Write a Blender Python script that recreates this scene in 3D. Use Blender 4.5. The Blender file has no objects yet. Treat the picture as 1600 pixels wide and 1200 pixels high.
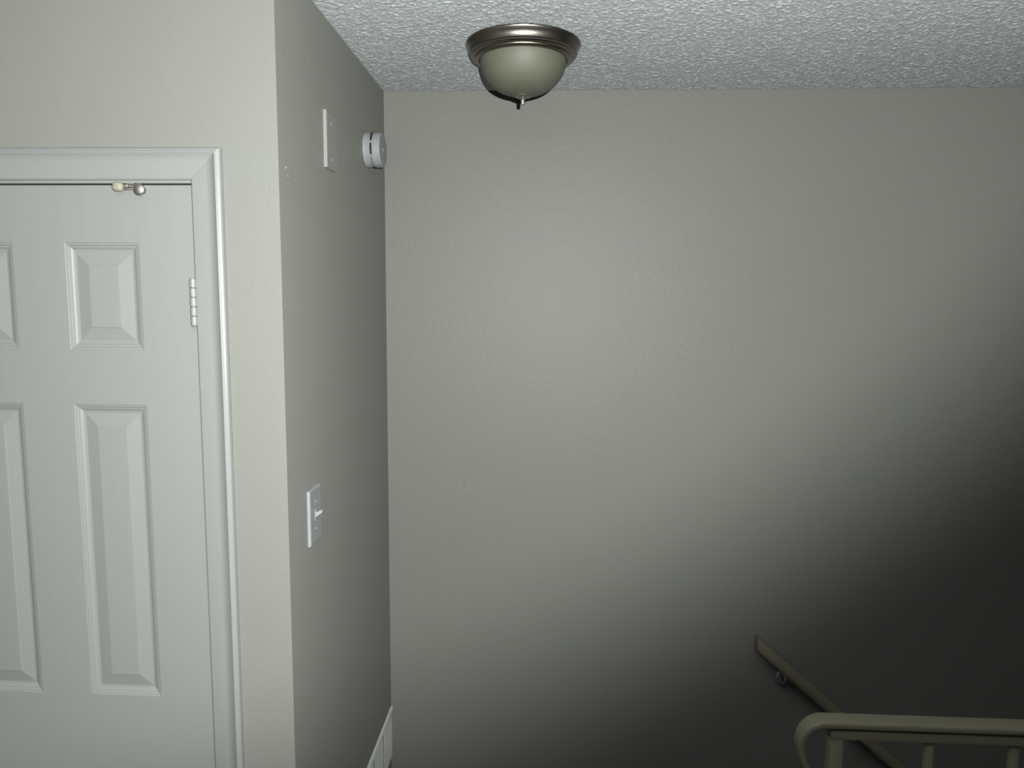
import bpy, bmesh, math, random
import numpy as np
from math import sin, cos, pi, radians
from mathutils import Vector, Matrix

random.seed(4)
S = bpy.context.scene
COL = S.collection

# ------------------------------------------------------------------ camera
CAM_H = 1.80
def cam_axes(yaw, pitch, roll):
    f = Vector((-sin(yaw)*cos(pitch), cos(yaw)*cos(pitch), -sin(pitch)))
    r = Vector((cos(yaw), sin(yaw), 0)); u = r.cross(f)
    return r*cos(roll)+u*sin(roll), -r*sin(roll)+u*cos(roll), f
r_, u_, f_ = cam_axes(radians(2.82), radians(6.48), radians(0.43))
cd = bpy.data.cameras.new('camera'); cam = bpy.data.objects.new('camera', cd); COL.objects.link(cam)
cam.matrix_world = Matrix((( r_.x, u_.x, -f_.x, 0), (r_.y, u_.y, -f_.y, 0), (r_.z, u_.z, -f_.z, CAM_H), (0, 0, 0, 1)))
cd.sensor_width = 36.0; cd.lens = 36.0*1136/1600; cd.clip_start = 0.02
S.camera = cam

# ------------------------------------------------------------------ world, lights, exposure
w = bpy.data.worlds.new('world'); S.world = w; w.use_nodes = True
w.node_tree.nodes['Background'].inputs[0].default_value = (0.9, 0.8, 0.55, 1)
w.node_tree.nodes['Background'].inputs[1].default_value = 0.0008
S.view_settings.view_transform = 'Standard'; S.view_settings.look = 'None'
S.view_settings.exposure = 0.0; S.view_settings.gamma = 1.0; S.view_settings.use_curve_mapping = False

def spot(name, loc, target, energy, size, blend, color, radius):
    l = bpy.data.lights.new(name, 'SPOT'); l.energy = energy; l.spot_size = radians(size); l.spot_blend = blend
    l.color = color; l.shadow_soft_size = radius
    o = bpy.data.objects.new(name, l); COL.objects.link(o); o.location = loc
    d = Vector(target)-Vector(loc); o.rotation_euler = d.to_track_quat('-Z', 'Y').to_euler(); return o
# the hand-held flash that lit the photograph, just above and to the right of the lens
FLASH = (0.062, -0.005, CAM_H+0.055)
AZ, EL = -0.655, 0.70                                 # the beam points up and to the left, its lower right edge falls off across the back wall
spot('flash_light', FLASH, (FLASH[0]+sin(AZ)*cos(EL), FLASH[1]+cos(AZ)*cos(EL), FLASH[2]+sin(EL)), 360, 172.3, 0.337, (0.97, 1.0, 0.965), 0.005)

# ------------------------------------------------------------------ materials
K = 0.50                                              # reflectance scale shared by every surface
def mat(name, base, rough=0.5, metal=0.0, spec=0.5):
    base = [c*K for c in base]; spec *= K
    m = bpy.data.materials.new(name); m.use_nodes = True
    b = m.node_tree.nodes['Principled BSDF']
    b.inputs['Base Color'].default_value = (*base, 1); b.inputs['Roughness'].default_value = rough
    b.inputs['Metallic'].default_value = metal; b.inputs['Specular IOR Level'].default_value = spec
    return m
def N(m, t, **kw):
    n = m.node_tree.nodes.new(t)
    for k, v in kw.items(): setattr(n, k, v)
    return n
def L(m, a, b): m.node_tree.links.new(a, b)
def bump(m, layers, mapping=(1, 1, 1)):
    """layers: (scale, detail, strength, distance)"""
    geo = N(m, 'ShaderNodeNewGeometry'); mp = N(m, 'ShaderNodeMapping'); mp.inputs['Scale'].default_value = mapping
    L(m, geo.outputs['Position'], mp.inputs['Vector'])
    prev = None
    for sc, det, st, di in layers:
        nz = N(m, 'ShaderNodeTexNoise'); nz.inputs['Scale'].default_value = sc; nz.inputs['Detail'].default_value = det
        L(m, mp.outputs[0], nz.inputs['Vector'])
        bp = N(m, 'ShaderNodeBump'); bp.inputs['Strength'].default_value = st; bp.inputs['Distance'].default_value = di
        L(m, nz.outputs['Fac'], bp.inputs['Height'])
        if prev: L(m, prev.outputs[0], bp.inputs['Normal'])
        prev = bp
    L(m, prev.outputs[0], m.node_tree.nodes['Principled BSDF'].inputs['Normal'])
def mottle(m, c1, c2, scale, detail=3, mapping=None):
    geo = N(m, 'ShaderNodeNewGeometry'); nz = N(m, 'ShaderNodeTexNoise'); nz.inputs['Scale'].default_value = scale
    nz.inputs['Detail'].default_value = detail
    c1 = [c*K for c in c1]; c2 = [c*K for c in c2]
    L(m, geo.outputs['Position'], nz.inputs['Vector'])
    r = N(m, 'ShaderNodeValToRGB'); r.color_ramp.elements[0].position = .35; r.color_ramp.elements[1].position = .65
    r.color_ramp.elements[0].color = (*c1, 1); r.color_ramp.elements[1].color = (*c2, 1)
    L(m, nz.outputs['Fac'], r.inputs[0]); L(m, r.outputs[0], m.node_tree.nodes['Principled BSDF'].inputs['Base Color'])

GREIGE = (0.262, 0.260, 0.238)
M = {}
M['wall'] = mat('greige_eggshell_paint', GREIGE, 0.50, 0, 0.36)
mottle(M['wall'], (0.259, 0.260, 0.2370), (0.265, 0.260, 0.239), 9)
M['wall'].node_tree.nodes['Principled BSDF'].inputs['Diffuse Roughness'].default_value = 0.15
bump(M['wall'], [(200, 3, 0.30, 0.0018), (60, 2, 0.20, 0.0022)])
M['ceiling'] = mat('white_textured_ceiling_paint', (0.70, 0.735, 0.745), 0.8, 0, 0.3)
bump(M['ceiling'], [(480, 4, 0.6, 0.002), (190, 3, 0.45, 0.004)])
M['door'] = mat('white_satin_door_paint', (0.295, 0.300, 0.292), 0.42, 0, 0.5)
bump(M['door'], [(75, 6, 0.30, 0.0014)], (1, 1, 0.07))
M['trim'] = mat('white_semigloss_trim_paint', (0.305, 0.312, 0.303), 0.36, 0, 0.5)
bump(M['trim'], [(90, 3, 0.06, 0.001)])
M['plastic'] = mat('white_plastic', (0.37, 0.375, 0.385), 0.38)
M['litedge'] = mat('lit_plate_edge_tone', (0.34, 0.35, 0.33), 0.35)  # light on the near edge of the blank plate, put into its colour
M['paintedplate'] = mat('plate_painted_wall_colour', (0.27, 0.268, 0.247), 0.42)
M['gap'] = mat('dark_recess', (0.012, 0.011, 0.010), 0.8)
M['greyslot'] = mat('slot_reflection_grey', (0.22, 0.22, 0.23), 0.5)  # painted reflection: this grey fills one vent slot, the others stay black
M['chip'] = mat('bare_plaster', (0.42, 0.42, 0.40), 0.7)
M['rubber'] = mat('cream_rubber', (0.34, 0.33, 0.25), 0.6)
M['nickel'] = mat('brushed_nickel', (0.34, 0.305, 0.265), 0.25, 1.0)
b = M['nickel'].node_tree.nodes['Principled BSDF']; b.inputs['Anisotropic'].default_value = 0.65
tg = N(M['nickel'], 'ShaderNodeTangent'); tg.direction_type = 'RADIAL'; tg.axis = 'Z'; L(M['nickel'], tg.outputs[0], b.inputs['Tangent'])
M['smallnickel'] = mat('satin_nickel', (0.52, 0.48, 0.42), 0.56, 1.0)
M['steel'] = mat('steel_screw', (0.6, 0.6, 0.58), 0.35, 1.0)
M['bracket'] = mat('dull_zinc', (0.42, 0.42, 0.42), 0.45, 0.6)
M['glass'] = mat('frosted_cream_glass', (0.42, 0.42, 0.32), 0.62)
b = M['glass'].node_tree.nodes['Principled BSDF']; b.inputs['Transmission Weight'].default_value = 0.25; b.inputs['Specular IOR Level'].default_value = 0.5
mottle(M['glass'], (0.185, 0.188, 0.135), (0.205, 0.206, 0.150), 25)
M['bulb'] = mat('white_bulb_glass', (0.8, 0.8, 0.78), 0.3)
M['railing'] = mat('cream_railing_paint', (0.260, 0.236, 0.170), 0.45)
bump(M['railing'], [(120, 3, 0.12, 0.001)])
M['handrail'] = mat('cream_handrail_paint', (0.31, 0.275, 0.195), 0.45)
bump(M['handrail'], [(120, 3, 0.12, 0.001)])
M['carpet'] = mat('brown_carpet', (0.06, 0.045, 0.03), 0.95, 0, 0.1)
mottle(M['carpet'], (0.04, 0.03, 0.02), (0.08, 0.06, 0.04), 60, 5)
bump(M['carpet'], [(500, 3, 0.8, 0.004)])

M['enamel'] = mat('white_enamel', (0.62, 0.63, 0.62), 0.4); M['enamel'].node_tree.nodes['Principled BSDF'].inputs['Diffuse Roughness'].default_value = 0.6
M['paintedplate'].node_tree.nodes['Principled BSDF'].inputs['Diffuse Roughness'].default_value = 0.15

# ------------------------------------------------------------------ helpers
def tag(o, label=None, cat=None, group=None, kind=None):
    if label: o['label'] = label
    if cat: o['category'] = cat
    if group: o['group'] = group
    if kind: o['kind'] = kind
    return o
def link(name, bm_or_me, m=None, parent=None, smooth=False, loc=None):
    if isinstance(bm_or_me, bmesh.types.BMesh):
        bmesh.ops.recalc_face_normals(bm_or_me, faces=bm_or_me.faces)
        me = bpy.data.meshes.new(name); bm_or_me.to_mesh(me); bm_or_me.free()
    else: me = bm_or_me
    if m and not me.materials: me.materials.append(m)
    if smooth:
        for p in me.polygons: p.use_smooth = True
    o = bpy.data.objects.new(name, me); COL.objects.link(o)
    if parent: o.parent = parent
    if loc: o.location = loc
    return o
def empty(name, loc, label=None, cat=None, kind=None, group=None, rot=(0, 0, 0)):
    o = bpy.data.objects.new(name, None); COL.objects.link(o); o.location = loc; o.rotation_euler = rot
    o.empty_display_size = 0.1
    return tag(o, label, cat, group, kind)
def box(x0, x1, y0, y1, z0, z1, bev=0, seg=2, bm=None):
    own = bm is None
    if own: bm = bmesh.new()
    t = bmesh.new()
    bmesh.ops.create_cube(t, size=1, matrix=Matrix.Translation(((x0+x1)/2, (y0+y1)/2, (z0+z1)/2)) @ Matrix.Diagonal((abs(x1-x0), abs(y1-y0), abs(z1-z0), 1)))
    if bev: bmesh.ops.bevel(t, geom=t.edges[:], offset=bev, segments=seg, affect='EDGES', profile=0.5)
    me = bpy.data.meshes.new('t'); t.to_mesh(me); t.free(); bm.from_mesh(me); bpy.data.meshes.remove(me)
    return bm
def prism(poly, z0, z1):
    bm = bmesh.new(); a = [bm.verts.new((x, y, z0)) for x, y in poly]; c = [bm.verts.new((x, y, z1)) for x, y in poly]
    bm.faces.new(a); bm.faces.new(c[::-1]); n = len(poly)
    for i in range(n): bm.faces.new((a[i], a[(i+1) % n], c[(i+1) % n], c[i]))
    return bm
def lathe(prof, seg=64, axis='Z', bm=None, closed=False):
    if bm is None: bm = bmesh.new()
    rings = []
    for r, z in prof:
        if r < 1e-6:
            p = (0, 0, z) if axis == 'Z' else (z, 0, 0) if axis == 'X' else (0, z, 0)
            rings.append([bm.verts.new(p)])
        else:
            ring = []
            for i in range(seg):
                a = 2*pi*i/seg; c, s = r*cos(a), r*sin(a)
                ring.append(bm.verts.new((c, s, z) if axis == 'Z' else (z, c, s) if axis == 'X' else (c, z, s)))
            rings.append(ring)
    pairs = list(zip(rings, rings[1:]))
    if closed: pairs.append((rings[-1], rings[0]))
    for A, B in pairs:
        for i in range(seg):
            j = (i+1) % seg
            if len(A) == 1 and len(B) == 1: continue
            if len(A) == 1: bm.faces.new((A[0], B[i], B[j]))
            elif len(B) == 1: bm.faces.new((A[i], A[j], B[0]))
            else: bm.faces.new((A[i], A[j], B[j], B[i]))
    if not closed:
        for R_ in (rings[0], rings[-1]):
            if len(R_) > 1: bm.faces.new(R_)
    return bm
def autosmooth(o, ang=35):
    me = o.data
    for p in me.polygons: p.use_smooth = True
    bm = bmesh.new(); bm.from_mesh(me); bm.edges.ensure_lookup_table()
    for e in bm.edges:
        if len(e.link_faces) == 2 and e.calc_face_angle(0) > radians(ang): e.smooth = False
    bm.to_mesh(me); bm.free(); return o
def sweep(path, frames, sections, bm=None):
    """path pts, frames (A,B) axes and a section list [(a,b)] for each path point"""
    if bm is None: bm = bmesh.new()
    rings = []
    for p, (A, B), sec in zip(path, frames, sections):
        rings.append([bm.verts.new(Vector(p)+A*a+B*b_) for a, b_ in sec])
    n = len(rings[0])
    for R0, R1 in zip(rings, rings[1:]):
        for i in range(n): bm.faces.new((R0[i], R0[(i+1) % n], R1[(i+1) % n], R1[i]))
    bm.faces.new(rings[0][::-1]); bm.faces.new(rings[-1]); return bm

# ------------------------------------------------------------------ structure
XL, YD, YB, ZC = -0.507, 1.371, 2.263, 2.428        # return wall plane, door wall plane, back wall plane, ceiling height
XW, XR, YN = -3.6, 3.45, -4.5
T = 0.115
XS, YS = 0.60, 1.34                                  # stair opening corner
Z2 = -2.62
fl = bmesh.new()
box(XW, XS, YN, YB+T, -0.28, 0, bm=fl); box(XS, XR, YN, YS, -0.28, 0, bm=fl)
tag(link('floor', fl, M['carpet']), kind='structure')
tag(link('floor', box(XS-T, XR, YS, YB, Z2-0.1, Z2), M['carpet']), kind='structure')
stairs = empty('stair_flight', (XS, YS, 0), 'brown carpeted stair flight going down behind the cream railing', 'stairs', 'structure')
for k in range(12):
    x0 = 0.232*k
    s_ = box(x0+0.0005, x0+0.232, 0.004, YB-YS-0.004, -0.2*(k+1)-0.22, -0.2*(k+1), 0.008)
    link('step', s_, M['carpet'], stairs)
wb = tag(link('wall_back', box(XL-T, XR, YB, YB+T, Z2, ZC), M['wall']), kind='structure')
for (x, z, rx, rz, tilt) in ((-.262, 1.222, .0022, .022, .35), (-.248, 1.184, .010, .005, .6), (-.292, 1.178, .006, .004, 0), (-.268, 1.125, .0030, .016, .1), (-.254, 1.120, .0022, .015, -.05), (-.300, 1.05, .0025, .02, .5)):
    bm = bmesh.new(); bmesh.ops.create_icosphere(bm, subdivisions=2, radius=1, matrix=Matrix.Translation((x, YB, z)) @ Matrix.Rotation(tilt, 4, 'Y') @ Matrix.Diagonal((rx, .0009, rz, 1)))
    link('plaster_smear', bm, M['wall'], wb, True)
for (x, z) in ((1.278, 1.555),):
    bm = bmesh.new(); bmesh.ops.create_icosphere(bm, subdivisions=2, radius=1, matrix=Matrix.Translation((x, YB, z)) @ Matrix.Diagonal((.0014, .0006, .0024, 1)))
    link('paint_chip', bm, M['chip'], wb, True)
tag(link('wall_right', box(XR, XR+T, YN, YB+T, Z2, ZC), M['wall']), kind='structure')
tag(link('wall_stairwell', box(XS, XR, YS-T, YS, Z2, -0.2801), M['wall']), kind='structure')
tag(link('wall_near', box(XW-T, XR+T, YN-T, YN, 0, ZC), M['wall']), kind='structure')
tag(link('wall_far_left', box(XW-T, XW, YN, YD+T, 0, ZC), M['wall']), kind='structure')
# return wall that carries switch, plate and detector
wl = tag(link('wall_left', prism([(XL, YD), (XL, YB), (XL-T, YB), (XL-T, YD+T)], 0, ZC), M['wall']), kind='structure')
for (y, z, ry, rz) in ((1.4103, 2.052, .0016, .0028), (1.4200, 2.038, .0012, .0022), (1.63, 1.37, .0009, .0014), (1.95, 2.36, .0012, .002),
                       (1.56, 2.30, .0008, .0012), (1.44, 0.93, .0008, .0014), (1.98, 0.60, .0008, .003)):
    bm = bmesh.new(); bmesh.ops.create_icosphere(bm, subdivisions=2, radius=1, matrix=Matrix.Translation((XL, y, z)) @ Matrix.Diagonal((.0008, ry, rz, 1)))
    link('paint_chip', bm, M['chip'], wl, True)
# door wall with opening
DX0, DX1, DZ = -1.287, -0.676, 2.013                 # door leaf edges
OX0, OX1, OZ = DX0-.022, DX1+.022, DZ+.022           # rough opening
bm = prism([(XL, YD), (OX1, YD), (OX1, YD+T), (XL-T, YD+T)], 0, ZC)
box(XW, OX0, YD, YD+T, 0, ZC, bm=bm)
box(OX0, OX1, YD, YD+T, OZ, ZC, bm=bm)
bmesh.ops.remove_doubles(bm, verts=bm.verts, dist=1e-5)
tag(link('wall_front', bm, M['wall']), kind='structure')
tag(link('wall_closet', box(XW, XL-T, 2.0, 2.05, 0, ZC), M['wall']), kind='structure')
tag(link('baseboard_front', box(OX1+.061-.016, XL+.001, YD-.011, YD, 0, .085, .002), M['trim']), kind='structure')

# ceiling: spray-textured relief, real lumps in the part that is seen, plain slab beyond
def vnoise(x, y, cell, seed):
    rs = np.random.RandomState(seed); G = rs.rand(1000, 1000)
    u, v = x/cell, y/cell; i, j = np.floor(u).astype(int), np.floor(v).astype(int)
    fu, fv = u-i, v-j; fu = fu*fu*(3-2*fu); fv = fv*fv*(3-2*fv); i %= 999; j %= 999
    return (G[i, j]*(1-fu)*(1-fv)+G[i+1, j]*fu*(1-fv)+G[i, j+1]*(1-fu)*fv+G[i+1, j+1]*fu*fv)
cx0, cx1, cy0, cy1 = XL, 1.75, 1.45, YB
st = 0.0023; nx, ny = int((cx1-cx0)/st)+1, int((cy1-cy0)/st)+1
gx, gy = np.meshgrid(np.linspace(cx0, cx1, nx), np.linspace(cy0, cy1, ny), indexing='ij')
wx = gx+0.004*vnoise(gx+3, gy+9, .02, 5); wy = gy+0.004*vnoise(gx+7, gy+1, .02, 6)
h = np.clip(vnoise(wx+2, wy+2, .0050, 1)-.50, 0, 1)*.0044 + np.clip(vnoise(wx+2, wy+2, .0095, 2)-.62, 0, 1)*.0030 + vnoise(gx+2, gy+2, .0038, 3)*.0006
edge = np.minimum.reduce([(gx-cx0)/.008, (cx1-gx)/.03, (gy-cy0)/.03, (cy1-gy)/.008]); h *= np.clip(edge+0.25, 0, 1)
rr = np.hypot(gx+.0705, gy-1.867); h = np.where(rr < .137, h*0.1, h)
me = bpy.data.meshes.new('ceiling')
co = np.stack([gx, gy, ZC-h], -1).reshape(-1, 3); nv = len(co)
idx = np.arange(nx*ny).reshape(nx, ny)
q = np.stack([idx[:-1, :-1], idx[:-1, 1:], idx[1:, 1:], idx[1:, :-1]], -1).reshape(-1, 4)
me.vertices.add(nv+0); me.vertices.foreach_set('co', co.ravel())
me.loops.add(q.size); me.loops.foreach_set('vertex_index', q.ravel())
me.polygons.add(len(q)); me.polygons.foreach_set('loop_start', np.arange(0, q.size, 4)); me.polygons.foreach_set('use_smooth', np.ones(len(q), bool))
me.update(calc_edges=True)
bm = bmesh.new(); bm.from_mesh(me)
for a in ((XW-T, XR+T, YN-T, cy0, ZC, ZC+.1), (XW-T, cx0, cy0, YB+T, ZC, ZC+.1), (cx1, XR+T, cy0, YB+T, ZC, ZC+.1), (cx0, cx1, cy0, YB+T, ZC+.002, ZC+.1)): box(*a, bm=bm)
bm.to_mesh(me); bm.free()
me.materials.append(M['ceiling'])
tag(link('ceiling', me), kind='structure')

# ------------------------------------------------------------------ closet door
door = empty('door_1', ((DX0+DX1)/2, YD, 0), 'white six panel closet door on painted hinges', 'door', 'structure')
doff = Vector(door.location)
def dl(x, y, z): return (x-doff.x, y-doff.y, z-doff.z)
FY = YD+.001                                          # front face of the leaf
px = [DX0, -1.181, -1.034, -0.930, -0.783, DX1]
pz = [0.012, 0.24, 0.79, 0.990, 1.593, 1.700, 1.906, DZ]
bm = bmesh.new()
V = {}
def gv(x, z, y=FY):
    k = (round(x, 5), round(z, 5), round(y, 5))
    if k not in V: V[k] = bm.verts.new(dl(x, y, z))
    return V[k]
cells = []
for i in range(5):
    for j in range(7):
        if i in (1, 3) and j in (1, 3, 5): cells.append((px[i], px[i+1], pz[j], pz[j+1])); continue
        bm.faces.new((gv(px[i], pz[j]), gv(px[i+1], pz[j]), gv(px[i+1], pz[j+1]), gv(px[i], pz[j+1])))
BYd = FY+.035
bk = [gv(DX0, pz[0], BYd), gv(DX1, pz[0], BYd), gv(DX1, DZ, BYd), gv(DX0, DZ, BYd)]
bm.faces.new(bk[::-1])
bm.faces.new([gv(x, pz[0]) for x in px]+[bk[1], bk[0]]); bm.faces.new([gv(x, DZ) for x in px]+[bk[2], bk[3]])
bm.faces.new([gv(DX0, z) for z in pz]+[bk[3], bk[0]]); bm.faces.new([gv(DX1, z) for z in pz]+[bk[2], bk[1]])
leaf = link('door_leaf', bm, M['door'], door)
steps = [(0, 0), (.0010, .0010), (.0045, .0016), (.0060, .0034), (.0095, .0042), (.0120, .0064), (.0150, .0074), (.0185, .0079), (.0430, .0030), (.0437, .0020), (.0455, .0018)]
for (x0, x1, z0, z1) in cells:
    bm = bmesh.new(); prev = None
    for ins, dep in steps:
        ring = [bm.verts.new(dl(x, FY+dep, z)) for x, z in ((x0+ins, z0+ins), (x1-ins, z0+ins), (x1-ins, z1-ins), (x0+ins, z1-ins))]
        if prev:
            for k in range(4): bm.faces.new((prev[k], prev[(k+1) % 4], ring[(k+1) % 4], ring[k]))
        prev = ring
    bm.faces.new(prev)
    link('door_panel', bm, M['door'], leaf)
# jamb lining and stop
jb = bmesh.new()
for a in ((OX0, DX0-.003, YD-.0005, YD+T, 0, OZ), (DX1+.0025, OX1, YD-.0005, YD+T, 0, OZ), (DX0-.003, DX1+.0025, YD-.0005, YD+T, DZ+.0035, OZ)):
    box(*[v-d for v, d in zip(a, (doff.x, doff.x, doff.y, doff.y, 0, 0))], bm=jb)
link('door_jamb', jb, M['trim'], door)
sb = bmesh.new()
for a in ((DX0-.003, DX0+.010, BYd+.001, BYd+.03, 0, DZ+.003), (DX1-.010, DX1+.002, BYd+.001, BYd+.03, 0, DZ+.003), (DX0, DX1, BYd+.001, BYd+.03, DZ-.010, DZ+.003)):
    box(*[v-d for v, d in zip(a, (doff.x, doff.x, doff.y, doff.y, 0, 0))], bm=sb)
link('door_stop', sb, M['trim'], door)
# hinges
hp = empty('hinge', dl(-.6768, YD-.0065, 1.794)); hp.parent = door
def knuckles(parent):
    n = 5; hh = .0895/n
    for k in range(n):
        z = -.04475+k*hh
        bm = lathe([(.0045, z+.0003), (.0062, z+.0012), (.0064, z+.003), (.0064, z+hh-.003), (.0062, z+hh-.0012), (.0045, z+hh-.0003)], 20)
        autosmooth(link('knuckle', bm, M['trim'], parent))
    bm = lathe([(0, -.047), (.0035, -.0465), (.0042, -.045), (.0042, .045), (.0035, .0465), (0, .047)], 16); autosmooth(link('hinge_pin', bm, M['trim'], parent))
    autosmooth(link('hinge_leaf', box(.004, .0098, .0035, .0062, -.0445, .0445, .0008), M['trim'], parent))
knuckles(hp)
for z in (0.24,):
    e = empty('hinge', dl(-.6768, YD-.0065, z)); e.parent = door
    for ch in hp.children:
        c = ch.copy(); COL.objects.link(c); c.parent = e
# casing
CI, CW = .0045, .0585
prof = [(0, 0), (0, .0070), (.0015, .0088), (.004, .0095), (.030, .0112), (.0470, .0126), (.0482, .0140), (.0494, .0147), (.0508, .0147), (.0520, .0134), (.0532, .0124), (.0555, .0122), (.0572, .0110), (CW, .0090), (CW, 0)]
def casing_strip(pa, pb, oa, ob):
    """pa,pb inner corner points (x,z); oa,ob outward unit-per-width offset vectors at each end"""
    bm = bmesh.new()
    A = [bm.verts.new((pa[0]+oa[0]*a, YD-v-.0004, pa[1]+oa[1]*a)) for a, v in prof]
    B = [bm.verts.new((pb[0]+ob[0]*a, YD-v-.0004, pb[1]+ob[1]*a)) for a, v in prof]
    n = len(prof)
    for i in range(n): bm.faces.new((A[i], A[(i+1) % n], B[(i+1) % n], B[i]))
    bm.faces.new(A); bm.faces.new(B[::-1]); return bm
trim = empty('trim_1', (0, 0, 0), 'white moulded casing around the closet door', 'door casing', 'structure')
ix0, ix1, iz = DX0-CI-.003, DX1+CI, DZ+CI+.0045
for g in (((ix1, 0), (ix1, iz-.0002), (1, 0), (1, 1)), ((ix1, iz), (ix0, iz), (1, 1), (-1, 1)), ((ix0, 0), (ix0, iz-.0002), (-1, 0), (-1, 1))):
    autosmooth(link('casing_board', casing_strip(*g), M['trim'], trim), 50)

# swivel latch on top of the door
la = empty('door_latch', (-.770, YD-.006, 2.0035), 'nickel swivel latch with cream rubber tip at the top edge of the closet door', 'latch')
bm = lathe([(0, -.0108), (.0030, -.0105), (.0070, -.0094), (.0095, -.0080), (.0108, -.0064), (.0108, -.0054), (.0100, -.0046), (.0070, -.0042), (.0070, .0068)], 40, 'Y')
autosmooth(link('round_cap', bm, M['smallnickel'], la), 60)
bm = bmesh.new()                                      # slotted arm: frame of four bars
def barz(x0, x1, z0, z1, bm):
    box(x0, x1, -.0035, -.0005, z0, z1, .0008, bm=bm)
barz(-.036, -.004, .0035, .0062, bm); barz(-.036, -.004, .0098, .0125, bm); barz(-.036, -.0225, .0035, .0125, bm); barz(-.011, -.002, .0030, .0125, bm); barz(-.036, -.004, .0005, .0062, bm)
bmesh.ops.rotate(bm, cent=(0, 0, 0), matrix=Matrix.Rotation(radians(-2), 3, 'Y'), verts=bm.verts)
autosmooth(link('arm', bm, M['smallnickel'], la))
bm = box(-.0525, -.0315, -.0105, .0048, -.0035, .0145, .0074, 5)
bmesh.ops.rotate(bm, cent=(-.042, 0, .005), matrix=Matrix.Rotation(radians(6), 3, 'Y'), verts=bm.verts)
autosmooth(link('rubber_tip', bm, M['rubber'], la), 60)
bm = lathe([(0, -.0112), (.0011, -.0110), (.0013, -.0102)], 12, 'Y')
bmesh.ops.translate(bm, vec=(-.0455, 0, .0075), verts=bm.verts)
link('tip_screw', bm, M['smallnickel'], la)

# ------------------------------------------------------------------ return wall fittings
def plate_mesh(hy, hz, th, bev):
    bm = bmesh.new()
    lay = [(0, 0), (th*.45, 0), (th*.8, bev*.35), (th, bev)]
    prev = None
    for xx, ins in lay:
        ring = [bm.verts.new((xx, sy*(hy-ins), sz*(hz-ins))) for sy, sz in ((-1, -1), (1, -1), (1, 1), (-1, 1))]
        if prev:
            for k in range(4): bm.faces.new((prev[k], prev[(k+1) % 4], ring[(k+1) % 4], ring[k]))
        else: bm.faces.new(ring[::-1])
        prev = ring
    bm.faces.new(prev); return bm
def screw(parent, z, m, x):
    bm = lathe([(0, .0012), (.0020, .0010), (.0030, .0003), (.0031, -.001)], 16, 'X')
    bmesh.ops.translate(bm, vec=(x, 0, z), verts=bm.verts)
    return link('screw', bm, m, parent, True)
sw = empty('light_switch', (XL, 1.520, 1.3345), 'white toggle light switch on the grey return wall beside the closet door', 'light switch')
link('cover_plate', plate_mesh(.0375, .061, .0062, .003), M['plastic'], sw)
bm = box(.004, .0072, -.0055, .0055, -.0125, .0125, .0008)
autosmooth(link('toggle_collar', bm, M['plastic'], sw))
bm = bmesh.new()                                      # lever flipped up
A = [bm.verts.new((.005, y, z)) for y, z in ((-.0045, -.006), (.0045, -.006), (.0045, .006), (-.0045, .006))]
B = [bm.verts.new((.0215, y, z)) for y, z in ((-.0036, .0065), (.0036, .0065), (.0036, .0125), (-.0036, .0125))]
bm.faces.new(A[::-1]); bm.faces.new(B)
for k in range(4): bm.faces.new((A[k], A[(k+1) % 4], B[(k+1) % 4], B[k]))
bmesh.ops.bevel(bm, geom=bm.edges[:], offset=.0009, segments=2, affect='EDGES')
autosmooth(link('toggle', bm, M['plastic'], sw))
for z in (-.030, .030): screw(sw, z, M['plastic'], .0062)

bp_ = empty('blank_wall_plate', (XL, 1.690, 2.159), 'blank cover plate painted wall grey, high on the wall left of the smoke detector', 'wall plate')
link('cover_plate', plate_mesh(.0375, .0625, .0075, .003), M['paintedplate'], bp_)
tag(link('lit_plate_edge', box(.0, .0074, -.0392, -.0375, -.0625, .0625, .0006), M['litedge'], bp_), 'near edge of the plate, coloured paler as if lit')  # added strip, its paler colour imitates light on the camera-facing edge
for z in (-.040, .040): screw(bp_, z, M['plastic'], .0075)

# smoke detector: axis along +X
sd = empty('smoke_detector', (XL, 2.037, 2.2105), 'round white smoke detector with black vent slots high on the wall near the corner', 'smoke detector')
R0 = .0475
bm = lathe([(0, 0), (R0-.002, 0), (R0, .0015), (R0, .0115), (R0-.0012, .0125), (R0-.0020, .0130), (0, .0130)], 72, 'X')
autosmooth(link('mounting_base', bm, M['plastic'], sd), 50)
bm = lathe([(0, .0130), (R0-.0012, .0130), (R0-.0012, .0190), (R0-.0005, .0200), (R0-.0005, .0385), (R0-.0022, .0395), (R0-.0024, .0415), (R0-.0008, .0425), (R0-.0008, .0455), (R0-.0022, .0470), (R0-.0060, .0474), (0, .0474)], 72, 'X')
autosmooth(link('housing', bm, M['plastic'], sd), 40)
# vent slots: angle measured in the y-z plane, centre of nearest side is 180 degrees (toward -Y)
def arc_slot(a0, a1, x0, x1, r0, r1, n=10):
    bm = bmesh.new(); prev = None
    for i in range(n+1):
        a = radians(a0+(a1-a0)*i/n)
        t = i/n; tp = min(1, min(t, 1-t)/.14); xm = (x0+x1)/2; hx = (x1-x0)/2*(.55+.45*math.sqrt(tp))
        ring = [bm.verts.new((x, r*cos(a), r*sin(a))) for x, r in ((xm-hx, r0), (xm+hx, r0), (xm+hx, r1), (xm-hx, r1))]
        if prev:
            for k in range(4): bm.faces.new((prev[k], prev[(k+1) % 4], ring[(k+1) % 4], ring[k]))
        else: bm.faces.new(ring[::-1])
        prev = ring
    bm.faces.new(prev); return bm
for k in range(8):
    a0 = 180-58+45*k
    link('vent_slot', arc_slot(a0, a0+38, .0212, .0262, R0-.003, R0+.0003), M['gap'] if k != 2 else M['greyslot'], sd)
bm = lathe([(0, .0470), (.0060, .0470), (.0060, .0482), (.0052, .0488), (0, .0488)], 32, 'X')
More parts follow.
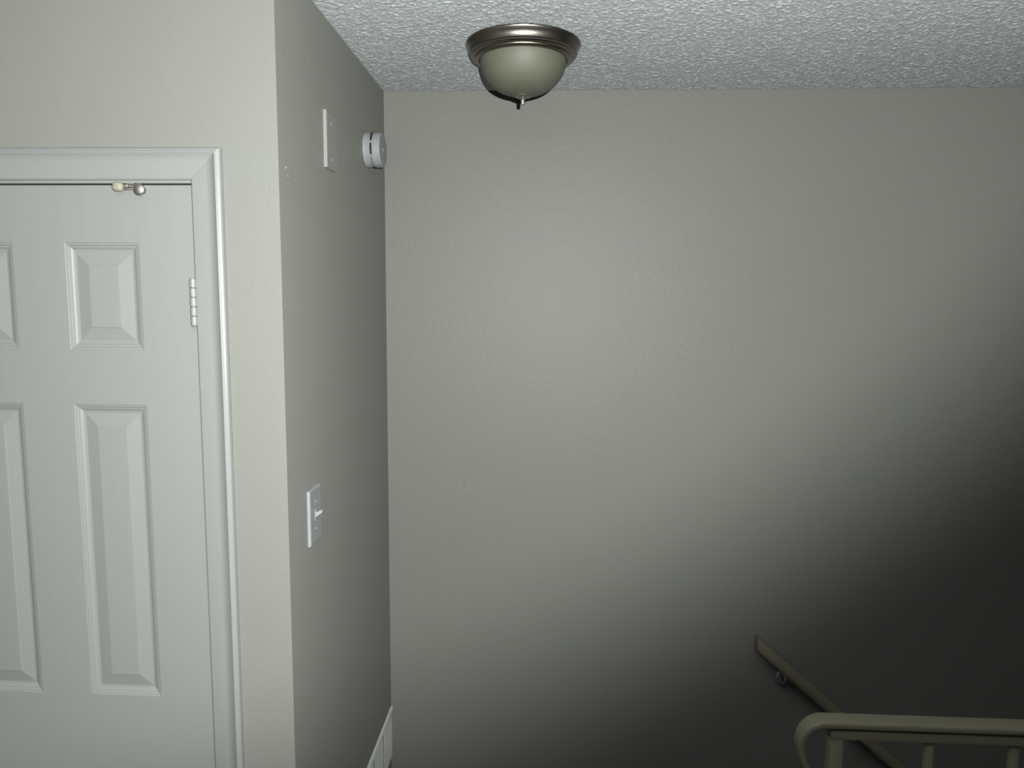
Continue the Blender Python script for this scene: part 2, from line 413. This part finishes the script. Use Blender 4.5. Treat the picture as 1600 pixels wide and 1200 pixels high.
autosmooth(link('test_button', bm, M['plastic'], sd))

# wall register low in the corner
rg = empty('wall_register', (XL, YB, .283), 'white wall air register low in the corner where the return wall meets the back wall', 'air register')
GH, GL = .176, .64
bm = bmesh.new()
box(0, .0065, -GL, -.0015, GH-.021, GH, .0012, bm=bm); box(0, .0030, -GL, -.0015, 0, .004, .0006, bm=bm)
box(0, .0055, -GL, -GL+.018, 0, GH, .0012, bm=bm)
autosmooth(link('frame', bm, M['enamel'], rg))
link('back_pan', box(.0002, .0009, -GL+.002, -.0025, .002, GH-.002), M['gap'], rg)
y = -.0020
while y-.1255 > -GL+.01:
    bm = box(.0010, .0032, y-.1115, y, .0045, GH-.0245, .0006)
    link('louver_panel', bm, M['enamel'], rg); y -= .1255

# ------------------------------------------------------------------ ceiling light
cl = empty('ceiling_light', (-.0705, 1.867, ZC), 'round flush ceiling light with a brushed nickel rim and frosted cream glass bowl', 'ceiling light')
ring = [(.100, -.001), (.1385, -.001), (.1412, -.0025), (.1418, -.0050), (.1410, -.0075), (.1378, -.0120), (.1350, -.0190), (.1330, -.0250), (.1318, -.0270),
        (.1302, -.0278), (.1300, -.0310), (.1285, -.0328), (.1240, -.0340), (.1205, -.0352), (.1200, -.0375), (.1185, -.0392), (.1140, -.0405), (.1110, -.0412), (.1090, -.0410), (.1080, -.0395), (.1070, -.020), (.100, -.004)]
autosmooth(link('metal_rim', lathe(ring, 128, 'Z', closed=True), M['nickel'], cl), 30)
gp = []
zt, zb, rg0 = -.036, -.1215, .1068
for i in range(0, 25):
    t = i/24*pi/2
    gp.append((rg0*cos(t)**0.84 if i < 24 else .004, zt-(-(zb-zt))*0-(zt-zb)*sin(t)**1.0))
inner = [(max(r-.0035, .004), z+.003) for r, z in gp[::-1]]
prof_g = [(rg0, -.030)]+gp+inner+[(rg0-.0035, -.030)]
autosmooth(link('glass_bowl', lathe(prof_g, 96, 'Z', closed=True), M['glass'], cl), 60)
fin = [(0, -.1205), (.0190, -.1207), (.0210, -.1222), (.0212, -.1238), (.0190, -.1254), (.0130, -.1262), (.0080, -.1266), (.0068, -.1275), (.0082, -.1292), (.0066, -.1312), (.0048, -.1322), (.0048, -.1420), (.0040, -.1440), (.0020, -.1450), (0, -.1452)]
autosmooth(link('finial', lathe(fin, 40), M['smallnickel'], cl), 50)
autosmooth(link('centre_rod', lathe([(.003, -.002), (.003, -.1178)], 12), M['steel'], cl))
autosmooth(link('socket_pan', lathe([(.02, -.002), (.095, -.002), (.095, -.006), (.02, -.006)], 48, closed=True), M['plastic'], cl))
for s_ in (-1, 1):
    sk = link('socket', lathe([(0, -.0065), (.018, -.0065), (.018, -.034), (0, -.034)], 24), M['plastic'], cl, loc=(s_*.052, 0, 0)); autosmooth(sk)
    bl = link('bulb', lathe([(0, -.0345), (.012, -.0345), (.0135, -.044), (.022, -.058), (.0235, -.070), (.019, -.082), (.010, -.089), (0, -.091)], 24), M['bulb'], sk, True)
    bl.location = (-s_*.010, 0, 0)

# ------------------------------------------------------------------ wall handrail of the stair
hr = empty('stair_handrail', (.6635, 2.205, .744), 'round cream handrail sloping down along the back wall to the right', 'handrail')
ax = Vector((.43907, 0, -.3803)).normalized(); up = Vector((-ax.z, 0, ax.x)); yv = Vector((0, 1, 0))
RR = .0205; sec = [(RR*cos(2*pi*i/28), RR*sin(2*pi*i/28)) for i in range(28)]
bm = bmesh.new()
LEN = 3.35; rings = []
for q_ in (0, LEN):
    rg_ = []
    for a, b2 in sec:
        p = ax*q_+yv*a+up*b2
        if q_ == 0: p = p - ax*(p.x/ax.x)               # plumb-cut end
        rg_.append(bm.verts.new(p))
    rings.append(rg_)
for i in range(28): bm.faces.new((rings[0][i], rings[0][(i+1) % 28], rings[1][(i+1) % 28], rings[1][i]))
bm.faces.new(rings[0][::-1]); bm.faces.new(rings[1])
bmesh.ops.bevel(bm, geom=[e for e in bm.edges if abs(e.verts[0].co.x) < 1e-4 and abs(e.verts[1].co.x) < 1e-4], offset=.001, segments=2, affect='EDGES')
autosmooth(link('rail', bm, M['handrail'], hr), 40)
for d in (.125, 1.4, 2.8):
    p = ax*d
    b_ = empty('bracket', (p.x, .058, p.z-.062)); b_.parent = hr
    bm = lathe([(0, -.0005), (.016, -.0005), (.016, -.003), (.013, -.006), (.006, -.008), (0, -.008)], 24, 'Y')
    for v in bm.verts: v.co.z *= 1.45
    autosmooth(link('rosette', bm, M['bracket'], b_))
    pts = [(0, -.006, 0), (0, -.030, -.004), (0, -.048, .004), (0, -.057, .020), (0, -.058, .0400)]
    frames = []; P = [Vector(p_) for p_ in pts]
    for i in range(len(P)):
        t = (P[min(i+1, len(P)-1)]-P[max(i-1, 0)]).normalized(); frames.append((Vector((1, 0, 0)), t.cross(Vector((1, 0, 0)))))
    bm = sweep(P, frames, [[(.0052*cos(2*pi*k/14), .0052*sin(2*pi*k/14)) for k in range(14)]]*len(P))
    autosmooth(link('bracket_arm', bm, M['bracket'], b_), 60)
    bm = box(-.022, .022, -.066, -.050, -.0015, .0015, .0006)
    bmesh.ops.rotate(bm, cent=(0, -.058, 0), matrix=Matrix.Rotation(math.atan2(-ax.z, ax.x), 3, 'Y'), verts=bm.verts)
    bmesh.ops.translate(bm, vec=(0, 0, .0345), verts=bm.verts)
    link('saddle', bm, M['bracket'], b_)

# ------------------------------------------------------------------ guard railing round the stair opening
GY = 1.305
gr = empty('guard_railing', (.55, GY, 0), 'cream metal guard railing with a curled end and square balusters in front of the stairs', 'railing')
# cap rail: flat rounded bar, bends down at its left end and tucks back, tapering
path = []; zt = 1.027; x0c = .535; rad = .045
for x in (2.70, 2.0, 1.4, 1.0, .8, .68, .60, .55): path.append((x-.55-.026, zt, 0))
for i in range(1, 13):
    a = pi/2*i/12; path.append((.0-.026-rad*sin(a)*.96, zt-rad*(1-cos(a)), 0))
for (dx, dz) in ((-.0675, -.060), (-.0625, -.078), (-.0540, -.095), (-.0420, -.111), (-.0280, -.124), (-.0160, -.130)): path.append((dx, zt+dz, 0))
P = [Vector((a, 0, b2)) for a, b2, _ in path]; n = len(P)
frames = []; secs = []
for i in range(n):
    t = (P[min(i+1, n-1)]-P[max(i-1, 0)]).normalized(); nn = Vector((0, 1, 0)).cross(t).normalized()
    if nn.z < 0 and i < 10: nn = -nn
    f = max(0, (i-8)/(n-9)); wd = .0190*(1-.30*f); th = .0082*(1-.15*f)
    sec = []
    for k in range(24):
        a = 2*pi*k/24; ca, sa = cos(a), sin(a)
        sec.append((wd*math.copysign(abs(ca)**.45, ca), th*math.copysign(abs(sa)**.55, sa)))
    frames.append((Vector((0, 1, 0)), nn)); secs.append(sec)
for i in range(1, n):
    if frames[i][1].dot(frames[i-1][1]) < 0: frames[i] = (frames[i][0], -frames[i][1])
autosmooth(link('cap_rail', sweep(P, frames, secs), M['railing'], gr), 60)
post_x = .545
autosmooth(link('channel_bar', box(post_x-.55-.012, 2.15, -.0125, .0125, zt-.030, zt-.0078, .0015), M['railing'], gr))
autosmooth(link('post', box(post_x-.55-.012, post_x-.55+.012, -.0120, .0120, .0, zt-.0300, .002), M['railing'], gr))
autosmooth(link('bottom_bar', box(post_x-.55+.012, 2.15, -.0115, .0115, .085, .105, .0015), M['railing'], gr))
bm0 = None
x = .7165-.55; k = 0
while x < 2.12:
    if bm0 is None:
        o = autosmooth(link('baluster', box(-.0066, .0066, -.0066, .0066, .1052, zt-.0302, .001), M['railing'], gr)); bm0 = o.data
    else: o = link('baluster', bm0, None, gr)
    o.location.x = x; x += .1535; k += 1
